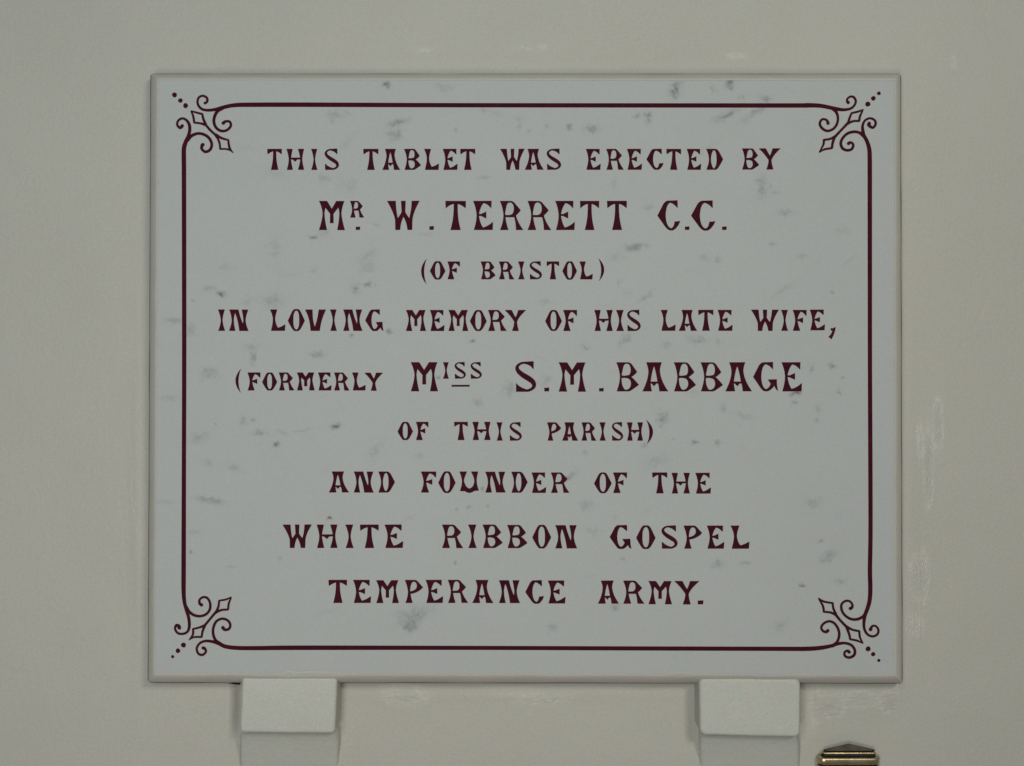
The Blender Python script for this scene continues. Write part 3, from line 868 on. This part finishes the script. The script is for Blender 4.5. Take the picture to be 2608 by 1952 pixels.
for cn, (strokes_, dots) in SP.items():
    quads = []
    for s in strokes_:
        quads += stroke(sc(cn, s), 4)
    o = put("corner_ornament", cut_mesh("corner_ornament", quads, [], lie, 2 * LETTER_T, M_LETTER, 1e-3), tablet)
    for (x, y, r) in dots:
        ox, oy = CORN[cn]
        cxp, cyp, rr = ox + x / Z, oy + y / Z, r / Z
        ring = [(cxp + rr * (1 + .06 * math.sin(3 * a + x)) * math.cos(a), cyp + rr * (1 + .06 * math.cos(2 * a + y)) * math.sin(a)) for a in [i * math.tau / 20 for i in range(20)]]
        put("dot", cut_mesh("dot", [ring], [], lie, 2 * LETTER_T, M_LETTER, 1e-3), o)


# ------------------------------------------------------------------ two corbels carrying the tablet
def corbel(quad, foot_px, name, label, crn=0.0064):
    """quad: tl, tr, br, bl of the front block in photo pixels"""
    mid = P((quad[0][0] + quad[1][0]) / 2, foot_px, WALL_Y)
    root = root_empty(name, mid, label, "corbel", "pair of corbels carrying the tablet")
    y0, y1 = 0.0065, WALL_Y + 0.006
    bm = bmesh.new()
    fr = [bm.verts.new(P(*c, y0)) for c in quad]
    bk = [bm.verts.new(Vector((v.co.x, y1, v.co.z))) for v in fr]
    bm.faces.new(fr[::-1])
    bm.faces.new(bk)
    for i in range(4):
        j = (i + 1) % 4
        bm.faces.new((fr[i], fr[j], bk[j], bk[i]))
    bmesh.ops.recalc_face_normals(bm, faces=bm.faces)
    vert_edges = [e for e in bm.edges if abs(e.verts[0].co.y - e.verts[1].co.y) > 0.01]
    bmesh.ops.bevel(bm, geom=vert_edges, offset=crn, segments=6, profile=0.5, affect='EDGES')
    fe = [e for e in bm.edges if all(abs(v.co.y - y0) < 1e-5 for v in e.verts)]
    bmesh.ops.bevel(bm, geom=fe, offset=0.0048, segments=6, profile=0.5, affect='EDGES')
    bmesh.ops.subdivide_edges(bm, edges=[e for e in bm.edges if e.calc_length() > 0.02], cuts=10, use_grid_fill=True)
    for v in bm.verts:
        n = mnoise.noise(v.co * 60) * 0.0007 + mnoise.noise(v.co * 190) * 0.0004
        if v.co.y < y0 + 0.012:
            v.co.y += n
    for v in bm.verts:
        v.co -= mid
    me = bpy.data.meshes.new("block")
    bm.to_mesh(me)
    bm.free()
    me.materials.append(M_CORBEL)
    me.polygons.foreach_set('use_smooth', [True] * len(me.polygons))
    put("block", me, root)
    # hollow-chamfered tail sloping back to the wall below the block
    xl = quad[3][0] + 1.0
    xr = quad[2][0] + 8.0 if crn < 0.007 else quad[2][0] - 2.0
    yb = (quad[2][1] + quad[3][1]) / 2
    prof = [(0.0110, yb - 6), (0.0190, yb + 0), (0.0235, yb + 9), (0.0280, yb + 22), (0.0322, yb + 37), (0.0362, yb + 54), (0.0400, yb + 70), (0.0437, yb + 86), (0.0475, yb + 104), (0.054, yb + 132)]
    pinch = [9, 5, 2.5, 1, 0, 0, 0, 0, 0, 0]
    nX = 30
    verts, faces = [], []
    for (d, py), pn in zip(prof, pinch):
        z = P(0, py, 0.012).z
        for i in range(nX + 1):
            t = i / nX
            x = P(xl + pn, 0, d).x * (1 - t) + P(xr - 2 * pn, 0, d).x * t
            rnd = 0.0
            e = min(t, 1 - t) * (xr - xl) / 9.0
            if e < 1:
                rnd = (1 - math.sqrt(max(0, 1 - (1 - e) ** 2))) * 0.0020
            verts.append(Vector((x, d + rnd + mnoise.noise(Vector((x * 50, 0, z * 50))) * 0.0004, z)) - mid)
    m = nX + 1
    rows = len(prof)
    for j in range(rows - 1):
        for i in range(nX):
            faces.append((j * m + i, (j + 1) * m + i, (j + 1) * m + i + 1, j * m + i + 1))
    for i in (0, nX):           # cheeks back to the wall
        base = len(verts)
        for j in range(rows):
            v = verts[j * m + i].copy()
            v.y = WALL_Y + 0.008 - mid.y
            verts.append(v)
        for j in range(rows - 1):
            f = (j * m + i, base + j, base + j + 1, (j + 1) * m + i)
            faces.append(f if i == 0 else f[::-1])
    put("sloping_tail", mesh_from("sloping_tail", verts, faces, M_CORBEL, True), root)
    return root


corbel([(615, 1723.5), (859, 1725), (853, 1870), (609, 1868)], 2085, "stone_corbel",
       "cream painted stone corbel under the lower left of the tablet, darker shadow on its left")
corbel([(1781, 1727), (2040, 1729), (2039, 1880), (1783, 1874)], 2090, "stone_corbel",
       "cream painted stone corbel under the tablet's lower right, nearest the brass fitting", 0.0085)


# ------------------------------------------------------------------ open joints under the tablet's lower edge
def wall_depth(px, py):
    a = int(np.clip(np.searchsorted(xs, px), 0, nx - 1))
    b = int(np.clip(np.searchsorted(ys, py), 0, ny - 1))
    return float(WYY[b, a])


def joint(pts, w, mat, name):
    verts, faces = [], []
    n = len(pts)
    for i, (x, y) in enumerate(pts):
        h = w[i] / 2
        a, b = pts[max(i - 1, 0)], pts[min(i + 1, n - 1)]
        l = math.hypot(b[0] - a[0], b[1] - a[1])
        nx_, ny_ = -(b[1] - a[1]) / l, (b[0] - a[0]) / l
        d = min(wall_depth(x + q, y + r) for q in (-5, 0, 5) for r in (-5, 0, 5)) - 0.0004
        for k in (-h, h):
            verts.append(P(x + nx_ * k, y + ny_ * k, d))
    for i in range(n - 1):
        faces.append((2 * i, 2 * i + 1, 2 * i + 3, 2 * i + 2))
    nn = len(verts)
    verts += [v + Vector((0, 0.006, 0)) for v in verts]
    ring = [2 * i for i in range(n)] + [2 * i + 1 for i in reversed(range(n))]
    for a, b in zip(ring, ring[1:] + ring[:1]):
        faces.append((a, b, b + nn, a + nn))
    return put(name, mesh_from(name, verts, faces, mat), wall)


joint([(1722, 1738.5), (1737, 1738.2), (1752, 1738.5), (1765, 1739), (1771, 1739.8)], (0.6, 2.4, 4.2, 4.8, 1.0), M_GAP, "open_joint")
joint([(864, 1735), (868, 1735.4), (873, 1736), (879, 1736)], (2.0, 5.5, 5.5, 1.0), M_GAP, "open_joint")
joint([(576, 1740), (590, 1741), (600, 1741.5), (612, 1741)], (0.5, 2.4, 5.0, 7.0), M_GAP, "open_joint")


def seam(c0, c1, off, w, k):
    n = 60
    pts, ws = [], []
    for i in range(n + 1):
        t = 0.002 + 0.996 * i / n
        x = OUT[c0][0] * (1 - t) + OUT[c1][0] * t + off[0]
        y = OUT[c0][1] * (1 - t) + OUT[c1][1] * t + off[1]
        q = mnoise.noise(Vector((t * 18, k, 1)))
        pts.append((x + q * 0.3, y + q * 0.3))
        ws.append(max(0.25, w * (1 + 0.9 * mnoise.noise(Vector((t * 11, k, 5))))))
    joint(pts, ws, M_SHADE_GRIME, "shade_grime_seam")  # dark strip laid in for the shadow gap and dirt round the slab


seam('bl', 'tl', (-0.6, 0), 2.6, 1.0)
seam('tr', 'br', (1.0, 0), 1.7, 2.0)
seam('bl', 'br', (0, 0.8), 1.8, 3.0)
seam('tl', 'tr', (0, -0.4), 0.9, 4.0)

# ------------------------------------------------------------------ brass fitting at the lower right
FYD = 0.034          # its front stands this far in front of the tablet's face plane
base = P(2166, 2100, WALL_Y)
fit = root_empty("brass_fitting", base, "brass wall fitting with a low pointed dark cap, right of the corbels", "wall fitting")


def tier(name, prof, mat, cx=2166.0, corner=0.006, apex=None, deep=None):
    """stack of round-cornered rectangles; prof rows: half width px, front inset (m), photo y"""
    loops = []
    for hw, ins, py in prof:
        yf = FYD + ins
        yb = WALL_Y - 0.001 if deep is None else yf + deep
        xc = P(cx, 0, FYD).x
        hx = hw * S
        z = P(0, py, FYD).z
        r = min(corner, hx * 0.9)
        pts = []
        for k in range(9):
            a = math.pi + k / 8 * math.pi / 2
            pts.append(Vector((xc - hx + r + r * math.cos(a), yf + r + r * math.sin(a), z)))
        for k in range(9):
            a = 1.5 * math.pi + k / 8 * math.pi / 2
            pts.append(Vector((xc + hx - r + r * math.cos(a), yf + r + r * math.sin(a), z)))
        pts.append(Vector((xc + hx, yb, z)))
        pts.append(Vector((xc - hx, yb, z)))
        loops.append([p - base for p in pts])
    verts = [p for l in loops for p in l]
    n = len(loops[0])
    faces = []
    for j in range(len(loops) - 1):
        for i in range(n):
            k = (i + 1) % n
            faces.append((j * n + i, (j + 1) * n + i, (j + 1) * n + k, j * n + k))
    if apex is not None:
        verts.append(apex - base)
        for i in range(n):
            faces.append((len(verts) - 1, i, (i + 1) % n))
    else:
        faces.append(tuple(range(n)))
    faces.append(tuple(reversed(range((len(loops) - 1) * n, len(loops) * n))))
    me = mesh_from(name, verts, faces, mat)
    bm = bmesh.new()
    bm.from_mesh(me)
    bmesh.ops.recalc_face_normals(bm, faces=bm.faces)
    bm.to_mesh(me)
    bm.free()
    for p in me.polygons:
        p.use_smooth = 0.0 <= 1 and len(p.vertices) == 4
    return put(name, me, fit)


tier("cap", [(64, 0.0030, 1912.5), (66.5, 0.0018, 1914.0)], M_BRONZE, 2166, 0.003, P(2161, 1894, FYD + 0.0045), 0.0030)
tier("cap_groove", [(66, 0.0034, 1914.1), (66, 0.0034, 1917.6)], M_GROOVE, 2166, 0.004, None, 0.004)
tier("collar", [(68, 0.0022, 1917.7), (70.5, 0.0010, 1919.5), (70.5, 0.0012, 1922.0), (68, 0.0040, 1923.8)], M_BRASS, 2165, 0.004, None, 0.006)
tier("neck_groove", [(69, 0.0045, 1923.9), (71, 0.0040, 1931.4)], M_GROOVE, 2166, 0.004, None, 0.006)
tier("body", [(78, 0.0030, 1931.5), (80.5, 0.0006, 1933), (81, 0.0, 1935), (81, 0.0002, 1948.0), (80, 0.0015, 1949.8)], M_BRASS, 2166, 0.0085)
tier("waist_groove", [(78, 0.0042, 1949.9), (78, 0.0042, 1955)], M_GROOVE, 2166, 0.007)
tier("lower_body", [(79, 0.0025, 1955.1), (81, 0.0, 1960), (80, 0.0, 2040), (70, 0.006, 2070), (50, 0.016, 2090)], M_BRASS, 2166, 0.0085)
